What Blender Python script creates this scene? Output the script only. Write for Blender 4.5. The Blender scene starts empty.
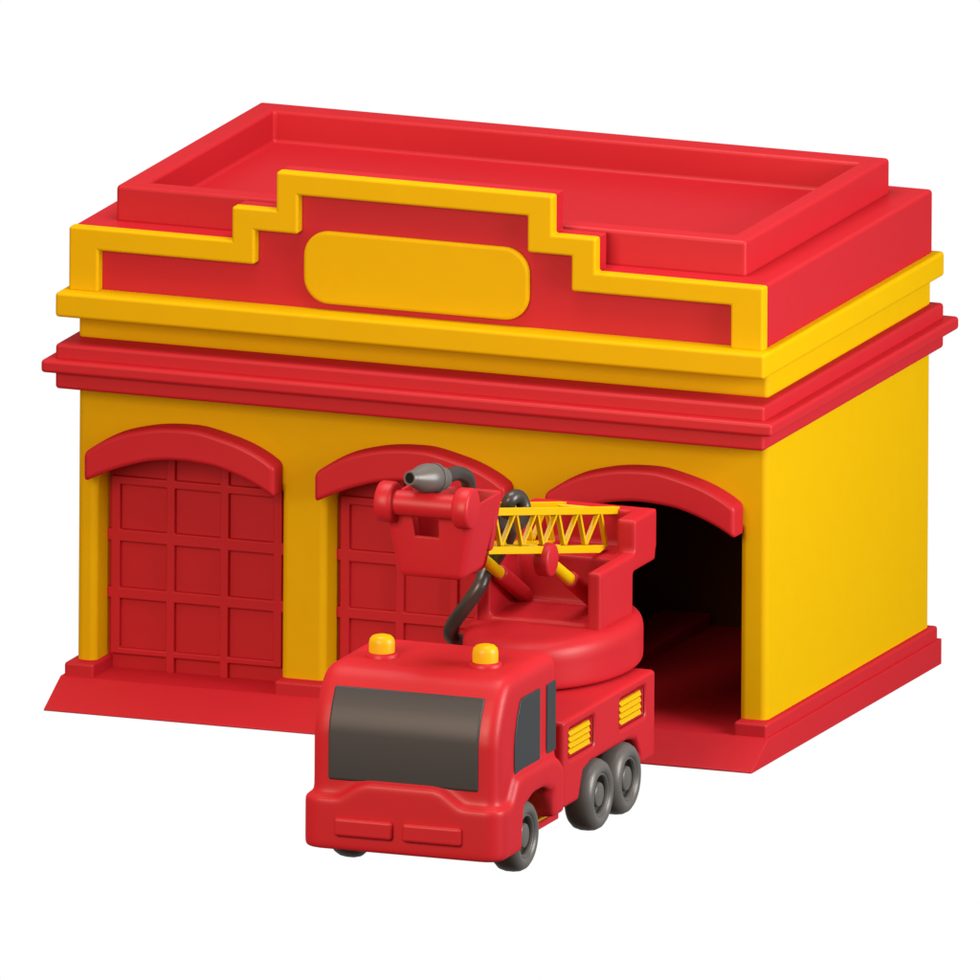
import bpy, bmesh, math
from mathutils import Vector, Matrix

scene = bpy.context.scene
col = scene.collection

# ------------------------------------------------------------------ materials
def make_mat(name, base, rough=0.45, gloss=0.04, bump=0.02, var=0.03, scale=3.0):
    """matt moulded plastic: diffuse body with an even satin sheen"""
    m = bpy.data.materials.new(name); m.use_nodes = True
    nt = m.node_tree; N = nt.nodes; L = nt.links
    for n in list(N):
        if n.type == 'BSDF_PRINCIPLED': N.remove(n)
    out = [n for n in N if n.type == 'OUTPUT_MATERIAL'][0]
    df = N.new('ShaderNodeBsdfDiffuse'); df.inputs['Roughness'].default_value = 0.15
    gl = N.new('ShaderNodeBsdfGlossy'); gl.inputs['Color'].default_value = (1, 1, 1, 1)
    ms = N.new('ShaderNodeMixShader'); ms.inputs[0].default_value = gloss
    L.new(df.outputs[0], ms.inputs[1]); L.new(gl.outputs[0], ms.inputs[2]); L.new(ms.outputs[0], out.inputs['Surface'])
    tc = N.new('ShaderNodeTexCoord')
    n1 = N.new('ShaderNodeTexNoise'); n1.inputs['Scale'].default_value = scale; n1.inputs['Detail'].default_value = 4
    L.new(tc.outputs['Object'], n1.inputs['Vector'])
    mix = N.new('ShaderNodeMix'); mix.data_type = 'RGBA'
    lo = [max(0, c * (1 - var)) for c in base]; hi = [min(1, c * (1 + var)) for c in base]
    mix.inputs[6].default_value = (*lo, 1); mix.inputs[7].default_value = (*hi, 1)
    L.new(n1.outputs['Fac'], mix.inputs[0]); L.new(mix.outputs[2], df.inputs['Color'])
    n2 = N.new('ShaderNodeTexNoise'); n2.inputs['Scale'].default_value = 60; n2.inputs['Detail'].default_value = 2
    L.new(tc.outputs['Object'], n2.inputs['Vector'])
    mr = N.new('ShaderNodeMapRange'); mr.inputs[3].default_value = rough - 0.03; mr.inputs[4].default_value = rough + 0.03
    L.new(n2.outputs['Fac'], mr.inputs[0]); L.new(mr.outputs[0], gl.inputs['Roughness'])
    bp = N.new('ShaderNodeBump'); bp.inputs['Strength'].default_value = bump; bp.inputs['Distance'].default_value = 0.02
    L.new(n2.outputs['Fac'], bp.inputs['Height']); L.new(bp.outputs[0], df.inputs['Normal']); L.new(bp.outputs[0], gl.inputs['Normal'])
    return m

RED = make_mat('red_clay', (0.47, 0.0150, 0.0245), 0.42, 0.024)
RED_T = make_mat('red_truck_plastic', (0.475, 0.0155, 0.0255), 0.42, 0.027)
YEL = make_mat('yellow_clay', (0.63, 0.405, 0.0012), 0.5, 0.006)
YEL_T = make_mat('yellow_plastic', (0.68, 0.44, 0.0020), 0.36, 0.03)
GREY = make_mat('grey_rubber', (0.108, 0.112, 0.110), 0.36, 0.05)
HOSE = make_mat('dark_hose_rubber', (0.036, 0.037, 0.036), 0.34, 0.06)
GLASS = make_mat('smoked_glass', (0.042, 0.050, 0.056), 0.40, 0.024, var=0.02)
BAY_SHADE = make_mat('bay_shade_brown', (0.085, 0.032, 0.006), 0.8, 0.0)  # shade of the closed interior put into the colour
BLACK = make_mat('bore_black', (0.006, 0.006, 0.006), 0.6, 0.01)

# ------------------------------------------------------------------ helpers
def empty(name, loc, label, cat, group=None):
    o = bpy.data.objects.new(name, None); col.objects.link(o)
    o.location = loc; o.empty_display_size = 0.3
    o['label'] = label; o['category'] = cat
    if group: o['group'] = group
    return o

class MB:
    def __init__(s): s.bm = bmesh.new()
    def box(s, x0, x1, y0, y1, z0, z1):
        v = [s.bm.verts.new(p) for p in ((x0,y0,z0),(x1,y0,z0),(x1,y1,z0),(x0,y1,z0),(x0,y0,z1),(x1,y0,z1),(x1,y1,z1),(x0,y1,z1))]
        for f in ((0,3,2,1),(4,5,6,7),(0,1,5,4),(1,2,6,5),(2,3,7,6),(3,0,4,7)): s.bm.faces.new([v[i] for i in f])
        return s
    def hexa(s, bot, top):
        v = [s.bm.verts.new(p) for p in bot + top]
        for f in ((0,3,2,1),(4,5,6,7),(0,1,5,4),(1,2,6,5),(2,3,7,6),(3,0,4,7)): s.bm.faces.new([v[i] for i in f])
        return s
    def prism(s, poly, axis, a, b):
        """poly in the two remaining axes, extruded along axis from a to b"""
        def P(u, v, w):
            return {'y': (u, w, v), 'x': (w, u, v), 'z': (u, v, w)}[axis]
        A = [s.bm.verts.new(P(u, v, a)) for u, v in poly]; B = [s.bm.verts.new(P(u, v, b)) for u, v in poly]
        fs = [s.bm.faces.new(A), s.bm.faces.new(list(reversed(B)))]
        n = len(poly)
        for i in range(n): fs.append(s.bm.faces.new((A[i], B[i], B[(i+1) % n], A[(i+1) % n])))
        bmesh.ops.recalc_face_normals(s.bm, faces=fs)
        return s
    def lathe(s, prof, c, axis, seg=48):
        """prof list of (h, r) along axis dir; closed at ends when r==0"""
        ax = Vector(axis).normalized(); t = Vector((0,0,1)) if abs(ax.z) < .9 else Vector((1,0,0))
        e1 = ax.cross(t).normalized(); e2 = ax.cross(e1); c = Vector(c); rings = []
        for h, r in prof:
            if r < 1e-6: rings.append([s.bm.verts.new(c + ax*h)])
            else: rings.append([s.bm.verts.new(c + ax*h + (e1*math.cos(2*math.pi*k/seg) + e2*math.sin(2*math.pi*k/seg))*r) for k in range(seg)])
        fs = []
        for R0, R1 in zip(rings, rings[1:]):
            for k in range(seg):
                k2 = (k+1) % seg
                if len(R0) == 1 and len(R1) == 1: continue
                if len(R0) == 1: fs.append(s.bm.faces.new((R0[0], R1[k], R1[k2])))
                elif len(R1) == 1: fs.append(s.bm.faces.new((R0[k], R1[0], R0[k2])))
                else: fs.append(s.bm.faces.new((R0[k], R1[k], R1[k2], R0[k2])))
        bmesh.ops.recalc_face_normals(s.bm, faces=fs)
        return s
    def bar(s, p, q, w, h):
        """rectangular bar lying in a plane of constant x: w along x, h across"""
        p = Vector(p); q = Vector(q); d = (q-p).normalized(); e1 = Vector((1,0,0)); e2 = d.cross(e1).normalized()
        A = []
        for c in (p, q):
            for a, b in ((-1,-1),(1,-1),(1,1),(-1,1)): A.append(c + e1*(a*w/2) + e2*(b*h/2))
        v = [s.bm.verts.new(x) for x in A]
        fs = [s.bm.faces.new([v[i] for i in f]) for f in ((0,1,2,3),(7,6,5,4),(0,4,5,1),(1,5,6,2),(2,6,7,3),(3,7,4,0))]
        bmesh.ops.recalc_face_normals(s.bm, faces=fs)
        return s
    def tube(s, pts, r, seg=24):
        pts = [Vector(p) for p in pts]; fs = []; prev = None; nrm = None
        for i, p in enumerate(pts):
            d = (pts[min(i+1, len(pts)-1)] - pts[max(i-1, 0)]).normalized()
            if nrm is None: nrm = d.cross(Vector((0,0,1))).normalized() if abs(d.z) < .9 else d.cross(Vector((1,0,0))).normalized()
            nrm = (nrm - d*nrm.dot(d)).normalized(); e2 = d.cross(nrm)
            ring = [s.bm.verts.new(p + (nrm*math.cos(2*math.pi*k/seg) + e2*math.sin(2*math.pi*k/seg))*r) for k in range(seg)]
            if prev:
                for k in range(seg): fs.append(s.bm.faces.new((prev[k], prev[(k+1)%seg], ring[(k+1)%seg], ring[k])))
            else: fs.append(s.bm.faces.new(ring))
            prev = ring
        fs.append(s.bm.faces.new(prev)); bmesh.ops.recalc_face_normals(s.bm, faces=fs)
        return s
    def raw(s, name='tmp'):
        me = bpy.data.meshes.new(name); s.bm.to_mesh(me); s.bm.free()
        return bpy.data.objects.new(name, me)

def bake(o):
    dg = bpy.context.evaluated_depsgraph_get(); dg.update()
    me = bpy.data.meshes.new_from_object(o.evaluated_get(dg), preserve_all_data_layers=True, depsgraph=dg)
    o.modifiers.clear(); o.data = me
    return o

def build(mb, name, mat, parent, bevel=0.0, seg=3, cut=None, voxel=None, smooth=0, origin=None, angle=35, label=None, flat=False, clamp=True):
    """mesh in world coordinates -> one finished object under parent; origin = its own pivot"""
    o = mb.raw(name); col.objects.link(o); o.name = name; o.data.name = name
    cutters = []
    for c in (cut or []):
        co = c.raw('cutter'); col.objects.link(co); cutters.append(co)
        m = o.modifiers.new('b', 'BOOLEAN'); m.operation = 'DIFFERENCE'; m.solver = 'EXACT'; m.object = co; m.use_self = False
    if voxel:
        m = o.modifiers.new('r', 'REMESH'); m.mode = 'VOXEL'; m.voxel_size = voxel; m.use_smooth_shade = True
        if smooth:
            m = o.modifiers.new('s', 'SMOOTH'); m.factor = 0.5; m.iterations = smooth
    if bevel > 0:
        m = o.modifiers.new('v', 'BEVEL'); m.width = bevel; m.segments = seg; m.limit_method = 'ANGLE'
        m.angle_limit = math.radians(angle); m.harden_normals = not flat; m.use_clamp_overlap = clamp
    if not voxel:
        for p in o.data.polygons: p.use_smooth = not flat
    bake(o)
    for c in cutters: bpy.data.objects.remove(c)
    if not voxel and bevel == 0 and not flat:
        for p in o.data.polygons: p.use_smooth = True
        o.data.set_sharp_from_angle(angle=math.radians(angle))
    o.data.materials.clear(); o.data.materials.append(mat)
    org = Vector(origin) if origin is not None else (world_loc(parent) if parent else Vector((0,0,0)))
    o.data.transform(Matrix.Translation(-org))
    if parent:
        o.parent = parent; o.location = org - world_loc(parent)
    else: o.location = org
    if label: o['label'] = label
    return o

def world_loc(o):
    v = Vector(o.location)
    while o.parent: o = o.parent; v += Vector(o.location)
    return v

def copy_part(o, parent, offset):
    """copy a part and its sub-parts; offset in the parent's space"""
    c = o.copy(); col.objects.link(c); c.parent = parent; c.location = Vector(o.location) + Vector(offset)
    for ch in list(o.children): copy_part(ch, c, (0,0,0))
    return c

# ================================================================== FIRE STATION
W, D = 10.0, 6.24
Z0, Z1 = 0.356, 0.54            # top of the foundation, top of the plinth
ZT3, ZT2B, ZT2, ZT1, ZLY, ZB, ZBL, ZTR = 4.395, 4.632, 4.815, 5.023, 5.393, 5.738, 6.616, 7.11
st = empty('fire_station', (5.0, 3.0, 0), 'red and yellow toy fire station with three arched bays and a stepped roof sign wall', 'fire station')

bays = [(0.28, 2.96), (3.60, 6.28), (6.92, 9.60)]
cx = [1.60, 4.94, 8.27]         # centres of the arch hoods
top_arc = [(-1.38,3.50),(-1.14,3.66),(-.85,3.80),(-.50,3.895),(-.25,3.935),(0,3.95),(.25,3.945),(.53,3.89),(.89,3.79),(1.18,3.66),(1.38,3.53)]
bot_arc = [(-1.38,3.09),(-1.14,3.21),(-.85,3.33),(-.49,3.44),(-.20,3.485),(.0,3.495),(.17,3.49),(.53,3.45),(.89,3.34),(1.18,3.21),(1.38,3.09)]
def smooth_arc(a, n=4):
    out = []
    for i in range(len(a)-1):
        p0 = a[max(i-1,0)]; p1 = a[i]; p2 = a[i+1]; p3 = a[min(i+2,len(a)-1)]
        for k in range(n):
            t = k/n
            out.append(tuple(0.5*((2*p1[j]) + (-p0[j]+p2[j])*t + (2*p0[j]-5*p1[j]+4*p2[j]-p3[j])*t*t + (-p0[j]+3*p1[j]-3*p2[j]+p3[j])*t**3) for j in (0,1)))
    out.append(a[-1]); return out
TA, BA = [(lambda A: [A[0]] + [p for p in A[1:-1] if abs(p[0]) < 1.26] + [A[-1]])(smooth_arc(a)) for a in (top_arc, bot_arc)]
assert len(TA) == len(BA)

def opening(i, y0, y1, zb=0.0):
    a, b = bays[i]
    poly = [(a, zb)] + [(b, zb)]
    arc = [(cx[i]+u, v+0.03) for u, v in reversed(BA) if a+0.03 < cx[i]+u < b-0.03]
    poly += [(b, 3.16)] + arc + [(a, 3.16)]
    return MB().prism(poly, 'y', y0, y1)

wall = MB().box(0, W, 0, D, Z1-0.17, ZT3+0.3)
cuts = [MB().box(0.62, W-0.24, 0.62, D-0.26, 0.0, 4.25)]
cuts += [opening(i, -0.6, 0.9) for i in range(3)]
build(wall, 'wall', YEL, st, bevel=0.10, seg=5, cut=cuts, clamp=False)
# inner shell of the bays, coloured dark to stand in for interior shade
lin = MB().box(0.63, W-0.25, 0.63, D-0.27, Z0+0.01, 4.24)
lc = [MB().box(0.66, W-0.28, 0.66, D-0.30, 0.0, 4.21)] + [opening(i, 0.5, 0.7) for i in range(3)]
build(lin, 'bay_shade_shell', BAY_SHADE, st, cut=lc)

# foundation with the ramp in front
q, r_, qf = 0.13, 0.906, 0.262
prof = [(-r_, 0), (D+q, 0), (D+q, Z0), (-qf, Z0), (-r_, 0.022)]
build(MB().prism(prof, 'x', -q, W+q), 'foundation', RED, st, bevel=0.045, seg=3, angle=12)


# plinth blocks (upper step): left pier, two middle piers, right pier with the side returns
p, pf = 0.09, 0.23
pl = MB().prism([(-p,-pf),(.335,-pf),(.335,D-.2),(W-.395,D-.2),(W-.395,-pf),(W+p,-pf),(W+p,D+p),(-p,D+p)], 'z', Z0-0.05, Z1)
build(pl, 'plinth', RED, st, bevel=0.04, seg=3)
for k in (0, 1):
    build(MB().box(bays[k][1]-.012, bays[k+1][0]+.055, -pf, 5.9, Z0-0.05, Z1), 'plinth', RED if k == 0 else RED, st, bevel=0.04, seg=3)

# three-tier red cornice
tiers = [(0.136, 0.526, ZT3, ZT2B+0.0), (0.296, 0.657, ZT2B, ZT2), (0.136, 0.526, ZT2, ZT1)]
co = build(MB().box(-.296, W+.296, -.657, D+.296, ZT2B, ZT2), 'cornice', RED, st, bevel=0.05, seg=4)
build(MB().box(-.136, W+.136, -.526, D+.136, ZT3, ZT2B+.03), 'cornice_lower_step', RED, co, bevel=0.05, seg=4)
build(MB().box(-.136, W+.136, -.526, D+.136, ZT2-.03, ZT1), 'cornice_upper_step', RED, co, bevel=0.05, seg=4)
# yellow frieze and its ledge
build(MB().box(0, W, 0, D, ZT1-.03, ZLY+.03), 'frieze', YEL, st, bevel=0.07, seg=4)
build(MB().box(-.139, W+.139, -.536, D+.139, ZLY, ZB), 'ledge', YEL, st, bevel=0.05, seg=4)
# red upper block and the roof tray on it
build(MB().box(-.012, W+.012, -.13, D+.012, ZB-.03, ZBL), 'upper_block', RED, st, bevel=0.055, seg=4)
tray = MB().box(0.4375, W-.4375, 0.261, D-.462, ZBL-.03, ZTR)
build(tray, 'roof_tray', RED, st, bevel=0.055, seg=4, cut=[MB().box(0.79, 9.27, 0.60, 5.36, 6.66, 8)])
# stepped sign wall
gz = [ZBL-0.005, 7.085, 7.625]
outer = [(.03, ZB-.02), (.03, gz[0]), (2.345, gz[0]), (2.345, gz[1]), (2.985, gz[1]), (2.985, gz[2]), (6.955, gz[2]), (6.955, gz[1]), (7.585, gz[1]), (7.585, gz[0]), (9.97, gz[0]), (9.97, ZB-.02)]
sw = build(MB().prism(outer, 'y', -.135, 0.16), 'sign_wall', RED, st, bevel=0.022, seg=3)
inner = [(.40, ZB-.02), (.40, 6.31), (2.66, 6.31), (2.66, 6.785), (3.285, 6.785), (3.285, 7.325), (6.61, 7.325), (6.61, 6.82), (7.25, 6.82), (7.25, 6.335), (9.56, 6.335), (9.56, ZB-.02)]
o2 = [(-.03,ZB-.02),(-.03,gz[0]+.008),(2.33,gz[0]+.008),(2.33,gz[1]+.008),(2.97,gz[1]+.008),(2.97,gz[2]+.008),(6.97,gz[2]+.008),(6.97,gz[1]+.008),(7.60,gz[1]+.008),(7.60,gz[0]+.008),(10.03,gz[0]+.008),(10.03,ZB-.02)]
trim_poly = o2 + list(reversed(inner))
build(MB().prism(trim_poly, 'y', -.31, -.11), 'sign_wall_trim', YEL, sw, bevel=0.04, seg=4, clamp=False)
def rrect(x0, x1, z0, z1, r, n=10):
    P = []
    for cxx, czz, a0 in ((x1-r, z0+r, -90), (x1-r, z1-r, 0), (x0+r, z1-r, 90), (x0+r, z0+r, 180)):
        for k in range(n+1):
            a = math.radians(a0 + 90*k/n); P.append((cxx+r*math.cos(a), czz+r*math.sin(a)))
    return P
build(MB().prism(rrect(3.34, 6.60, 5.83, 6.84, .36), 'y', -.24, -.12), 'sign_plate', YEL, sw, bevel=0.05, seg=4, clamp=False)

# arch hoods
def hood(i):
    m = MB(); n = len(BA)
    F_ = [[m.bm.verts.new((cx[i]+u, y, v)) for u, v in A] for A, y in ((BA,-.36),(TA,-.36),(BA,.03),(TA,.03))]
    fs = []
    for k in range(n-1):
        for a, b in ((0,1),(1,3),(3,2),(2,0)): fs.append(m.bm.faces.new((F_[a][k], F_[a][k+1], F_[b][k+1], F_[b][k])))
    for k in (0, n-1): fs.append(m.bm.faces.new((F_[0][k], F_[1][k], F_[3][k], F_[2][k])))
    bmesh.ops.recalc_face_normals(m.bm, faces=fs)
    return build(m, 'arch_hood', RED, st, bevel=0.065, seg=4, clamp=False)
for i in range(3): hood(i)

# garage doors in the first two bays
def door():
    dr = build(MB().box(.30, 3.0, .32, .41, Z0-.02, 3.7), 'garage_door', RED, st, bevel=0, origin=(1.65, .36, Z0))
    plate = MB().box(.335, 2.955, .235, .335, Z0-.01, 3.65)
    C = []
    rows = [(.65, 1.335), (1.49, 2.13), (2.295, 2.92)]; cols = [(.53, 1.20), (1.32, 1.98), (2.10, 2.75)]
    for a, b in rows:
        for c, d in cols: C.append((c, d, a, b))
    for z0, z1 in ((0.2, .565), (3.03, 3.8)):
        for c, d in ((.2, 1.20), (1.32, 1.98), (2.10, 3.1)): C.append((c, d, z0, z1))
    for z0, z1 in ((.5, 1.335), (1.49, 2.13), (2.295, 3.2)):
        C.append((.2, .40, z0, z1)); C.append((2.875, 3.1, z0, z1))
    cm = [MB().box(a, b, .1, .5, c, d) for a, b, c, d in C[:9]]
    cm += [MB().box(a, b, .1, .5, c, d) for a, b, c, d in C[9:]]
    build(plate, 'door_grid', RED, dr, bevel=0.018, seg=3, cut=cm)
    return dr
d1 = door()
d1.location += Vector((-.07, .19, -.0))
copy_part(d1, st, (3.32, 0, 0))

# ================================================================== FIRE TRUCK
tr = empty('fire_truck', (8.07, -5.9, 0), 'red ladder fire truck with smoked windows parked in front of the open bay', 'fire truck')
CX = 8.07
XL, XR = 6.72, 9.42
HW = 1.455   # half width at the flared skirt
def xs(a): return (CX-a, CX+a)

# cab: rounded shell grown from intersecting solids
cab = MB()
core = MB().prism([(-8.84,.42),(-8.82,1.35),(-8.82,1.98),(-8.785,2.15),(-8.70,2.35),(-8.56,2.58),(-8.44,2.71),(-8.32,2.79),(-8.16,2.82),(-6.46,2.82),(-6.46,.60),(-8.0,.42)], 'x', XL, XR)
ctmp = core.raw('core'); col.objects.link(ctmp)
m_ = ctmp.modifiers.new('v','BEVEL'); m_.width = .17; m_.segments = 6; m_.limit_method = 'ANGLE'; m_.angle_limit = math.radians(60)
bake(ctmp); cab.bm.from_mesh(ctmp.data); bpy.data.objects.remove(ctmp)
# skirt front with raised hump in its middle
F = [(CX-HW,.37),(CX+HW,.37),(CX+HW,1.10),(9.02,1.10),(8.93,1.12),(8.66,1.31),(8.54,1.34),(7.60,1.34),(7.46,1.31),(7.18,1.12),(7.10,1.10),(CX-HW,1.10)]
cab.prism(F, 'y', -8.95, -8.55)
S = [(-8.95,.37),(-8.0,.37),(-8.0,1.0),(-6.88,1.0),(-6.88,.58),(-6.44,.58),(-6.44,1.22),(-6.62,1.36),(-6.86,1.44),(-8.02,1.44),(-8.22,1.40),(-8.42,1.14),(-8.52,1.10),(-8.95,1.10)]
cab.prism(S, 'x', CX+HW-.42, CX+HW); cab.prism(S, 'x', CX-HW, CX-HW+.42)
wells = []
for s in (-1, 1):
    a = CX + s*(HW+.2); b = CX + s*(HW-.62)
    wp = [(-8.03,.1),(-8.05,.62),(-7.98,.86),(-7.82,1.02),(-7.6,1.09),(-7.25,1.09),(-7.05,1.03),(-6.93,.90),(-6.88,.72),(-6.88,.1)]
    wells.append(MB().prism(wp, 'x', min(a,b), max(a,b)))
CV = 0.026
base = cab
cabo = build(base, 'cab', RED_T, tr, voxel=CV)       # union first, so the wheel wells cut one clean solid
me = cabo.data
def recut(o, cutters, voxel, smooth):
    cs = []
    for c in cutters:
        k = c.raw('cutter'); col.objects.link(k); cs.append(k)
        k.location = -world_loc(o.parent) * 0
        m = o.modifiers.new('b', 'BOOLEAN'); m.solver = 'EXACT'; m.object = k
    bpy.context.view_layer.update()
    m = o.modifiers.new('r', 'REMESH'); m.mode = 'VOXEL'; m.voxel_size = voxel; m.use_smooth_shade = True
    m = o.modifiers.new('s', 'SMOOTH'); m.factor = 0.5; m.iterations = smooth
    mats = list(o.data.materials)
    bake(o)
    for k in cs: bpy.data.objects.remove(k)
    o.data.materials.clear()
    for mm in mats: o.data.materials.append(mm)
for s in (1, -1):
    rr = .27; X = CX + s*HW; cxx = X - s*rr; cyy = -8.95 + rr
    cp = [(cxx + s*rr*math.sin(a), cyy - rr*math.cos(a)) for a in [math.radians(90*k/10) for k in range(11)]]
    cp += [(X + s*.2, cyy), (X + s*.2, -9.2), (cxx, -9.2)]
    wells.append(MB().prism(cp, 'z', .2, 1.6))
recut(cabo, wells, CV, 36)

# windscreen: a thin rounded slab lying on the leaning cab front
def slab_front():
    pr = [(-8.855,1.335),(-8.855,1.98),(-8.82,2.16),(-8.735,2.36),(-8.60,2.585)]
    return MB().prism(pr + [(y+.12, z-.03) for y, z in reversed(pr)], 'x', CX-1.085, CX+1.085)
build(slab_front(), 'windshield', GLASS, cabo, bevel=0.035, seg=4, clamp=False)
# side windows (both sides)
w1 = [(-8.17,1.45),(-7.22,1.45),(-7.20,1.48),(-7.20,2.46),(-7.90,2.465),(-7.965,2.42),(-8.06,2.24),(-8.145,2.00),(-8.175,1.80)]
w2 = [(-6.94,1.48),(-6.60,1.48),(-6.60,2.45),(-6.94,2.45)]
for s in (1, -1):
    x0, x1 = CX + s*1.30, CX + s*1.372
    build(MB().prism(w1, 'x', min(x0,x1), max(x0,x1)), 'side_window', GLASS, cabo, bevel=0.02, seg=3, angle=50)
    build(MB().prism(w2, 'x', min(x0,x1), max(x0,x1)), 'side_window', GLASS, cabo, bevel=0.02, seg=3)
# lower front lamps, moulded in the body colour
for x0, x1 in ((7.13, 7.975), (8.115, 8.975)):
    build(MB().box(x0, x1, -9.025, -8.8, .585, .845), 'front_lamp', RED_T, cabo, bevel=0.05, seg=4)
# roof beacons
bx = [(7.31, -7.66), (8.82, -7.69)]
def beacon(x, y):
    rg = build(MB().lathe([(-.05,0),(-.05,.225),(.06,.225),(.085,.21),(.09,.18),(.09,0)], (x,y,2.79), (0,0,1)), 'beacon', RED_T, tr, origin=(x,y,2.79), angle=60)
    dm = [(0,0),(0,.175),(.155,.175),(.205,.163),(.24,.13),(.255,.08),(.26,0)]
    build(MB().lathe(dm, (x,y,2.86), (0,0,1)), 'beacon_lamp', YEL_T, rg, angle=60)
    return rg
b1 = beacon(*bx[0])
copy_part(b1, tr, (bx[1][0]-bx[0][0], bx[1][1]-bx[0][1], 0))

# rear body
body = MB().box(XL, XR, -6.25, -2.70, .56, 1.78)
bc = []
for s in (-1, 1):
    a = CX + s*1.6; b = CX + s*.80
    wp = [(-5.64,.2),(-5.60,.62),(-5.47,.93),(-5.2,1.0),(-3.72,1.0),(-3.44,.94),(-3.31,.75),(-3.28,.2)]
    bc.append(MB().prism(wp, 'x', min(a,b), max(a,b)))
    for y0 in (-6.02, -4.07):
        a2 = CX + s*1.4; b2 = CX + s*1.25
        bc.append(MB().prism(rrect(y0, y0+.95, 1.225, 1.625, .04, 3), 'x', min(a2,b2), max(a2,b2)))
bodyo = build(body, 'body', RED_T, tr, bevel=0.08, seg=4, cut=bc, clamp=False)
bpy_neck = build(MB().box(CX-1.1, CX+1.1, -6.7, -6.1, .75, 1.6), 'coupling', RED_T, tr, bevel=.03)
for s in (1, -1):
    for y0 in (-6.02, -4.07):
        v = build(MB().box(*sorted((CX+s*1.235, CX+s*1.27)), y0+.02, y0+.93, 1.24, 1.61), 'vent', RED_T, tr, origin=(CX+s*1.25, y0+.4, 1.42))
        for k in range(4):
            zc = 1.305 + k*.086
            A = CX+s*1.27; B = CX+s*1.352
            m = MB().hexa([(A,y0+.03,zc-.030),(B,y0+.03,zc-.026),(B,y0+.80,zc-.026),(A,y0+.86,zc-.030)][:: (1 if s>0 else -1)],
                          [(A,y0+.03,zc+.020),(B-s*.045,y0+.03,zc+.020),(B-s*.045,y0+.86,zc+.020),(A,y0+.86,zc+.020)][:: (1 if s>0 else -1)])
            bmesh.ops.recalc_face_normals(m.bm, faces=m.bm.faces[:])
            build(m, 'vent_slat', YEL_T, v, bevel=.006, seg=2)

# wheels
def wheel(x, y, s):
    prof = [(-.40,0),(-.40,.30),(-.405,.36),(-.385,.43),(-.33,.48),(-.25,.50),(-.16,.50),(-.08,.488),(-.02,.455),(.012,.41),(.02,.37),(.01,.33),(-.02,.30),(-.06,.285),(-.12,.275),(-.16,.27),(-.16,0)]
    P = [(h*1.0, r) for h, r in prof]
    ax = (s, 0, 0)
    t = build(MB().lathe(P, (x,y,.5), ax, 64), 'wheel', GREY, tr, origin=(x,y,.5), angle=60)
    hub = [(-.17,.0),(-.17,.175),(-.06,.172),(-.035,.165),(-.025,.145),(-.025,0)]
    build(MB().lathe(hub, (x,y,.5), ax, 40), 'hub', GREY, t, angle=60)
    # tread shoulder ring gives the rim its lip
    lip = [(-.055,.262),(-.02,.272),(-.012,.285),(-.02,.30),(-.08,.30),(-.08,.262),(-.055,.262)]
    build(MB().lathe(lip, (x,y,.5), ax, 64), 'rim_lip', GREY, t, angle=60)
    return t
for s in (1, -1):
    w0 = wheel(CX+s*1.36, -7.66, s)
    for y in (-4.93, -3.87):
        copy_part(w0, tr, (s*.05, y+7.66, 0))
# step under the body between cab and rear wheels
stp = build(MB().box(8.95, 9.30, -7.25, -6.10, .40, .50), 'step', RED_T, tr, bevel=.02)
build(MB().box(8.98, 9.27, -7.23, -6.30, .49, .54), 'step_tread', YEL_T, stp, bevel=.015)

# turntable
TC = (8.07, -3.10)
tp = [(0,0),(0,1.10),(.012,1.16),(.04,1.195),(.09,1.208),(.19,1.21),(.32,1.21),(.45,1.21),(.54,1.195),(.605,1.16),(.655,1.10),(.68,1.02),(.69,.93),(.69,0)]
def fine(P, n=4):
    out = []
    for i in range(len(P)-1):
        p0=P[max(i-1,0)];p1=P[i];p2=P[i+1];p3=P[min(i+2,len(P)-1)]
        for k in range(n):
            t=k/n; out.append(tuple(0.5*((2*p1[j])+(-p0[j]+p2[j])*t+(2*p0[j]-5*p1[j]+4*p2[j]-p3[j])*t*t+(-p0[j]+3*p1[j]-3*p2[j]+p3[j])*t**3) for j in (0,1)))
    out.append(P[-1]); return out
tpf = [(0,0)] + fine(tp[1:-1]) + [(.69,0)]
tt = build(MB().lathe(tpf, (TC[0],TC[1],1.79), (0,0,1), 96), 'turntable', RED_T, tr, angle=60)
for v_ in tt.data.vertices:
    v_.co.x = (v_.co.x)*.935; v_.co.y = (v_.co.y-(TC[1]+5.9))*1.44+(TC[1]+5.9)
build(MB().lathe([(0,0),(0,.9),(.3,.9),(.3,0)], (TC[0],TC[1],1.65), (0,0,1), 64), 'turntable_bearing', RED_T, tr)
# ladder cradle on the turntable
XO, XI = 0.895, 0.705
side = [(-3.68,2.42),(-3.68,3.27),(-2.37,3.27),(-2.35,3.29),(-2.35,3.725),(-1.51,3.725),(-1.51,3.16),(-2.22,3.16),(-2.40,3.02),(-2.42,2.42)]
cr = MB()
cr.prism(side, 'x', 8.075+XI, 8.075+XO); cr.prism(side, 'x', 8.075-XO, 8.075-XI)
cr.box(8.075+.62, 8.075+XO, -2.35, -1.51, 3.16, 3.725); cr.box(8.075-XO, 8.075-.62, -2.35, -1.51, 3.16, 3.725)
cr.box(8.075-XO, 8.075+XO, -1.78, -1.51, 3.16, 3.725)
cr.box(8.075-XO, 8.075+XO, -2.60, -2.40, 2.42, 3.20)
cr.box(8.075-XO, 8.075+XO, -2.60, -1.55, 3.02, 3.22)
cr.box(8.075-XO, 8.075+XO, -3.66, -2.44, 2.42, 2.55)
cro = build(cr, 'ladder_cradle', RED_T, tr, voxel=.02, smooth=24)

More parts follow.
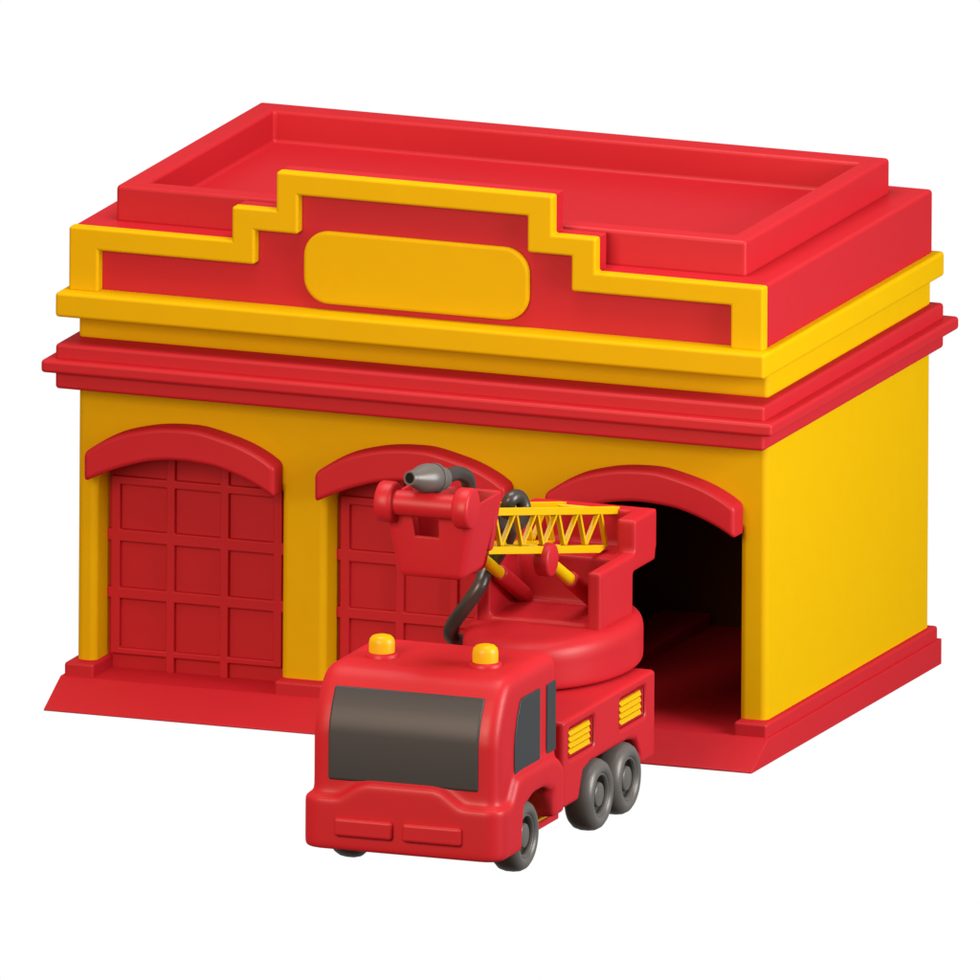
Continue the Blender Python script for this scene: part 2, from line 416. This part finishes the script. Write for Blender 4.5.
# ladder (rises towards the front)
SL = -0.2055
def lz(y, z0=3.69): return z0 + (y+1.70)*SL
lad = build(MB().lathe([(0,0),(0,.03),(.77,.03),(.77,0)], (7.685,-2.0,lz(-2.0)), (1,0,0), 16), 'ladder', YEL_T, tr, origin=(8.07,-1.9,3.6))
for xc in (8.455, 7.685):
    m = MB(); y0, y1 = -6.72, -1.70; h = .052
    m.prism([(y0,lz(y0)-h),(y1,lz(y1)-h),(y1,lz(y1)+h),(y0,lz(y0)+h)], 'x', xc-.045, xc+.045)
    build(m, 'rail', YEL_T, lad, bevel=.008, seg=2)
    m = MB(); y1 = -2.46
    B = -0.535
    m.prism([(y0,lz(y0)+B-h),(y1,lz(y1)+B-h),(y1+.36,lz(y1+.36)+B+h),(y0,lz(y0)+B+h)], 'x', xc-.045, xc+.045)
    build(m, 'rail', YEL_T, lad, bevel=.008, seg=2)
    k = 0
    yb = -2.12
    while yb > -6.6:
        pb = (xc, yb, lz(yb)+B+.045)
        build(MB().bar(pb, (xc, yb-.23, lz(yb-.23)-.045), .055, .055), 'brace', YEL_T, lad)
        if yb+.50 < -1.8:
            build(MB().bar(pb, (xc, yb+.49, lz(yb+.49)-.045), .055, .05), 'brace', YEL_T, lad)
        yb -= .81
for yy in (-2.9, -3.7, -4.5, -5.3, -6.1):
    build(MB().lathe([(0,0),(0,.03),(.70,.03),(.70,0)], (7.72,yy,lz(yy)+B), (1,0,0), 16), 'rung', YEL_T, lad)

# lift cylinders, with the drums they push on
for x, xa, xb in ((8.49, 8.38, 8.60), (7.47, 7.36, 7.58)):
    pv = build(MB().lathe([(0,0),(0,.19),(.012,.215),(.035,.23),(xb-xa-.035,.23),(xb-xa-.012,.22),(xb-xa,.20),(xb-xa,0)], (xa,-4.51+(8.6-8.6),3.60), (1,0,0), 48), 'lift_pivot', RED_T, tr, origin=(x,-4.51,3.6), angle=60)
    a = Vector((x,-3.60,3.14)); b = Vector((x,-2.42,2.52)); d = (b-a).normalized()
    L = (b-a).length
    t = build(MB().lathe([(0,.0),(0,.095),(.012,.112),(.04,.118),(L-.12,.118),(L-.04,.10),(L,.05),(L,0)], a, d, 36), 'lift_cylinder', RED_T, tr, origin=a, angle=60)
    q0 = Vector((x,-4.42,3.56))
    build(MB().tube([q0, a+d*.05], .082, 28), 'piston_rod', YEL_T, t)

# basket
TZ = 5.06
def hx(hw_t, hw_b, y0t, y1t, y0b, y1b, zb, zt):
    return MB().hexa([(CX-hw_b,y0b,zb),(CX+hw_b,y0b,zb),(CX+hw_b,y1b,zb),(CX-hw_b,y1b,zb)],
                     [(CX-hw_t,y0t,zt),(CX+hw_t,y0t,zt),(CX+hw_t,y1t,zt),(CX-hw_t,y1t,zt)])
K_ = 1.25
bk = hx(.475+.195*K_, .475, -7.86-.07*K_, -7.02+.22*K_, -7.86, -7.02, 3.99, 3.99+(TZ-3.99)*K_)
topcut = MB().box(CX-2, CX+2, -9, -5.5, TZ, TZ+1)
inner_b = hx(.60+.02, .40, -7.85, -6.90, -7.78, -7.10, 4.12, TZ+.02)
inner_b2 = inner_b
notch = MB().prism([(7.82,4.95),(7.87,4.58),(8.21,4.58),(8.21,4.95)], 'y', -8.1, -7.7)
btmp = bk.raw('b'); col.objects.link(btmp)
m_ = btmp.modifiers.new('v','BEVEL'); m_.width = .11; m_.segments = 6; m_.limit_method = 'ANGLE'; m_.angle_limit = math.radians(60)
bake(btmp); bk = MB(); bk.bm.from_mesh(btmp.data); bpy.data.objects.remove(btmp)
bk_o = build(bk, 'basket', RED_T, tr, bevel=.02, seg=3, cut=[topcut, inner_b2, notch])
build(MB().hexa([(CX-.56,-7.02,4.24),(CX+.56,-7.02,4.24),(CX+.56,-6.88,4.24),(CX-.56,-6.88,4.24)],
                [(CX-.64,-6.90,TZ-.03),(CX+.64,-6.90,TZ-.03),(CX+.64,-6.76,TZ-.03),(CX-.64,-6.76,TZ-.03)]), 'basket_mount', RED_T, bk_o, bevel=.045, seg=3)
bar_c = (CX, -7.98, 5.05)
build(MB().lathe([(-.62,0),(-.62,.172),(.62,.172),(.62,0)], bar_c, (1,0,0), 40), 'basket_bar', RED_T, bk_o, angle=60)
for s in (1, -1):
    build(MB().lathe([(0,0),(0,.24),(.012,.262),(.04,.282),(.20,.282),(.228,.27),(.24,.245),(.24,0)], (CX+s*.44, -7.98, 5.05), (s,0,0), 48), 'basket_roller', RED_T, bk_o, angle=60)

# nozzle and hose
nc = Vector((8.045,-7.98,5.417)); na = Vector((-.285,-.941,.18)).normalized()
noz = [(-.42,0),(-.42,.13),(-.40,.155),(-.22,.165),(-.20,.19),(-.17,.20),(-.06,.205),(.0,.20),(.08,.183),(.25,.118),(.30,.106),(.34,.104),(.36,.098),(.36,.075),(.34,.07),(.30,.068),(.26,0)]
nz = build(MB().lathe(noz, nc, na, 48), 'nozzle', GREY, tr, origin=nc, angle=60)
build(MB().lathe([(.30,0),(.30,.072),(.345,.072),(.345,0)], nc, na, 32), 'nozzle_bore', BLACK, nz)
build(MB().lathe([(-.215,.19),(-.215,.212),(-.185,.212),(-.185,.19)], nc, na, 48), 'nozzle_ring', GREY, nz)
nb = nc - na*.38
HP = [tuple(nb), (8.12,-7.22,5.31), (8.13, -6.95, 5.28), (8.15, -6.66, 5.16), (8.13, -6.50, 4.94), (8.12, -6.2, 4.66), (8.1, -5.6, 4.36), (8.1, -5.1, 4.15), (8.1, -4.745, 4.066), (8.08, -4.386, 4.086), (8.05, -4.193, 4.21), (8.0, -4.255, 4.371), (7.95, -4.43, 4.376), (7.9, -4.41, 4.243), (7.85, -4.236, 4.021), (7.75, -3.967, 3.762), (7.6, -3.835, 3.54), (7.45, -3.75, 3.333), (7.35, -3.80, 3.19), (7.35, -4.0, 3.035), (7.15, -4.012, 2.733), (6.93, -3.847, 2.471), (6.83, -3.75, 2.308), (6.80, -3.56, 2.16), (6.93, -3.419, 2.085), (7.05, -3.375, 2.086)]
build(MB().tube([tuple(p) for p in (lambda P: [
    tuple(0.5*((2*P[i][j])+(-P[max(i-1,0)][j]+P[i+1][j])*t+(2*P[max(i-1,0)][j]-5*P[i][j]+4*P[i+1][j]-P[min(i+2,len(P)-1)][j])*t*t+(-P[max(i-1,0)][j]+3*P[i][j]-3*P[i+1][j]+P[min(i+2,len(P)-1)][j])*t**3) for j in (0,1,2))
    for i in range(len(P)-1) for t in (0,.2,.4,.6,.8)] + [P[-1]])(HP)], .099, 24), 'hose', HOSE, tr)

# ================================================================== LIGHT, WORLD, CAMERA
def area(name, loc, target, size, power, color=(1,1,1)):
    l = bpy.data.lights.new(name, 'AREA'); l.shape = 'SQUARE'; l.size = size; l.energy = power; l.color = color
    o = bpy.data.objects.new(name, l); col.objects.link(o); o.location = loc
    o.rotation_euler = (Vector(target)-Vector(loc)).to_track_quat('-Z','Y').to_euler()
    return o
tgt = (5.5, 0, 3)
area('key_lamp', (30, -4.5, 10), tgt, 13, 6700, (1, .99, .97))
area('top_lamp', (6, -3, 27), tgt, 15, 4650, (1, .97, .94))
area('front_lamp', (4, -35, 15), tgt, 14, 8500, (1, .73, .56))  # unseen fill light, warm tint added to deepen front reds and yellows

w = bpy.data.worlds.new('World'); scene.world = w; w.use_nodes = True
nt = w.node_tree; N = nt.nodes; L = nt.links
bg = N['Background']; bg.inputs['Strength'].default_value = 1.0
tc = N.new('ShaderNodeTexCoord')
# added surround shaped for the light: white along view, dim warm elsewhere, darker below
dot = N.new('ShaderNodeVectorMath'); dot.operation = 'DOT_PRODUCT'
dot.inputs[1].default_value = Vector((-.344, .913, -.22)).normalized()
L.new(tc.outputs['Generated'], dot.inputs[0])
ramp = N.new('ShaderNodeMapRange'); ramp.inputs[1].default_value = .60; ramp.inputs[2].default_value = .84
ramp.inputs[3].default_value = 0; ramp.inputs[4].default_value = 1; ramp.interpolation_type = 'SMOOTHSTEP'
L.new(dot.outputs['Value'], ramp.inputs[0])
mix = N.new('ShaderNodeMix'); mix.data_type = 'RGBA'
mix.inputs[6].default_value = (.24, .165, .13, 1); mix.inputs[7].default_value = (1.0, 1.0, 1.0, 1)
L.new(ramp.outputs[0], mix.inputs[0]); L.new(mix.outputs[2], bg.inputs['Color'])
sx = N.new('ShaderNodeSeparateXYZ'); L.new(tc.outputs['Generated'], sx.inputs[0])
lo = N.new('ShaderNodeMapRange'); lo.inputs[1].default_value = -.25; lo.inputs[2].default_value = .05; lo.interpolation_type = 'SMOOTHSTEP'
L.new(sx.outputs['Z'], lo.inputs[0])
amb = N.new('ShaderNodeMix'); amb.data_type = 'RGBA'
amb.inputs[6].default_value = (.07, .045, .035, 1); amb.inputs[7].default_value = (.54, .335, .235, 1)
L.new(lo.outputs[0], amb.inputs[0]); L.new(amb.outputs[2], mix.inputs[6])

cam = bpy.data.cameras.new('camera'); cam.type = 'ORTHO'; cam.ortho_scale = 980/73.802; cam.clip_end = 500; cam.clip_start = .1
co_ = bpy.data.objects.new('camera', cam); col.objects.link(co_)
az, el, ro = math.radians(20.6436), math.radians(12.7904), math.radians(.3348)
d = Vector((math.sin(az)*math.cos(el), -math.cos(az)*math.cos(el), math.sin(el)))
rt = Vector((math.cos(az), math.sin(az), 0)); up = rt.cross(-d)
rt2 = rt*math.cos(ro) + up*math.sin(ro); up2 = up*math.cos(ro) - rt*math.sin(ro)
M = Matrix((rt2, up2, d)).transposed().to_4x4()
M.translation = Vector((5.97637, 0, 3.40042)) + d*45
co_.matrix_world = M
scene.camera = co_
scene.view_settings.view_transform = 'Standard'; scene.view_settings.look = 'None'; scene.view_settings.exposure = 0
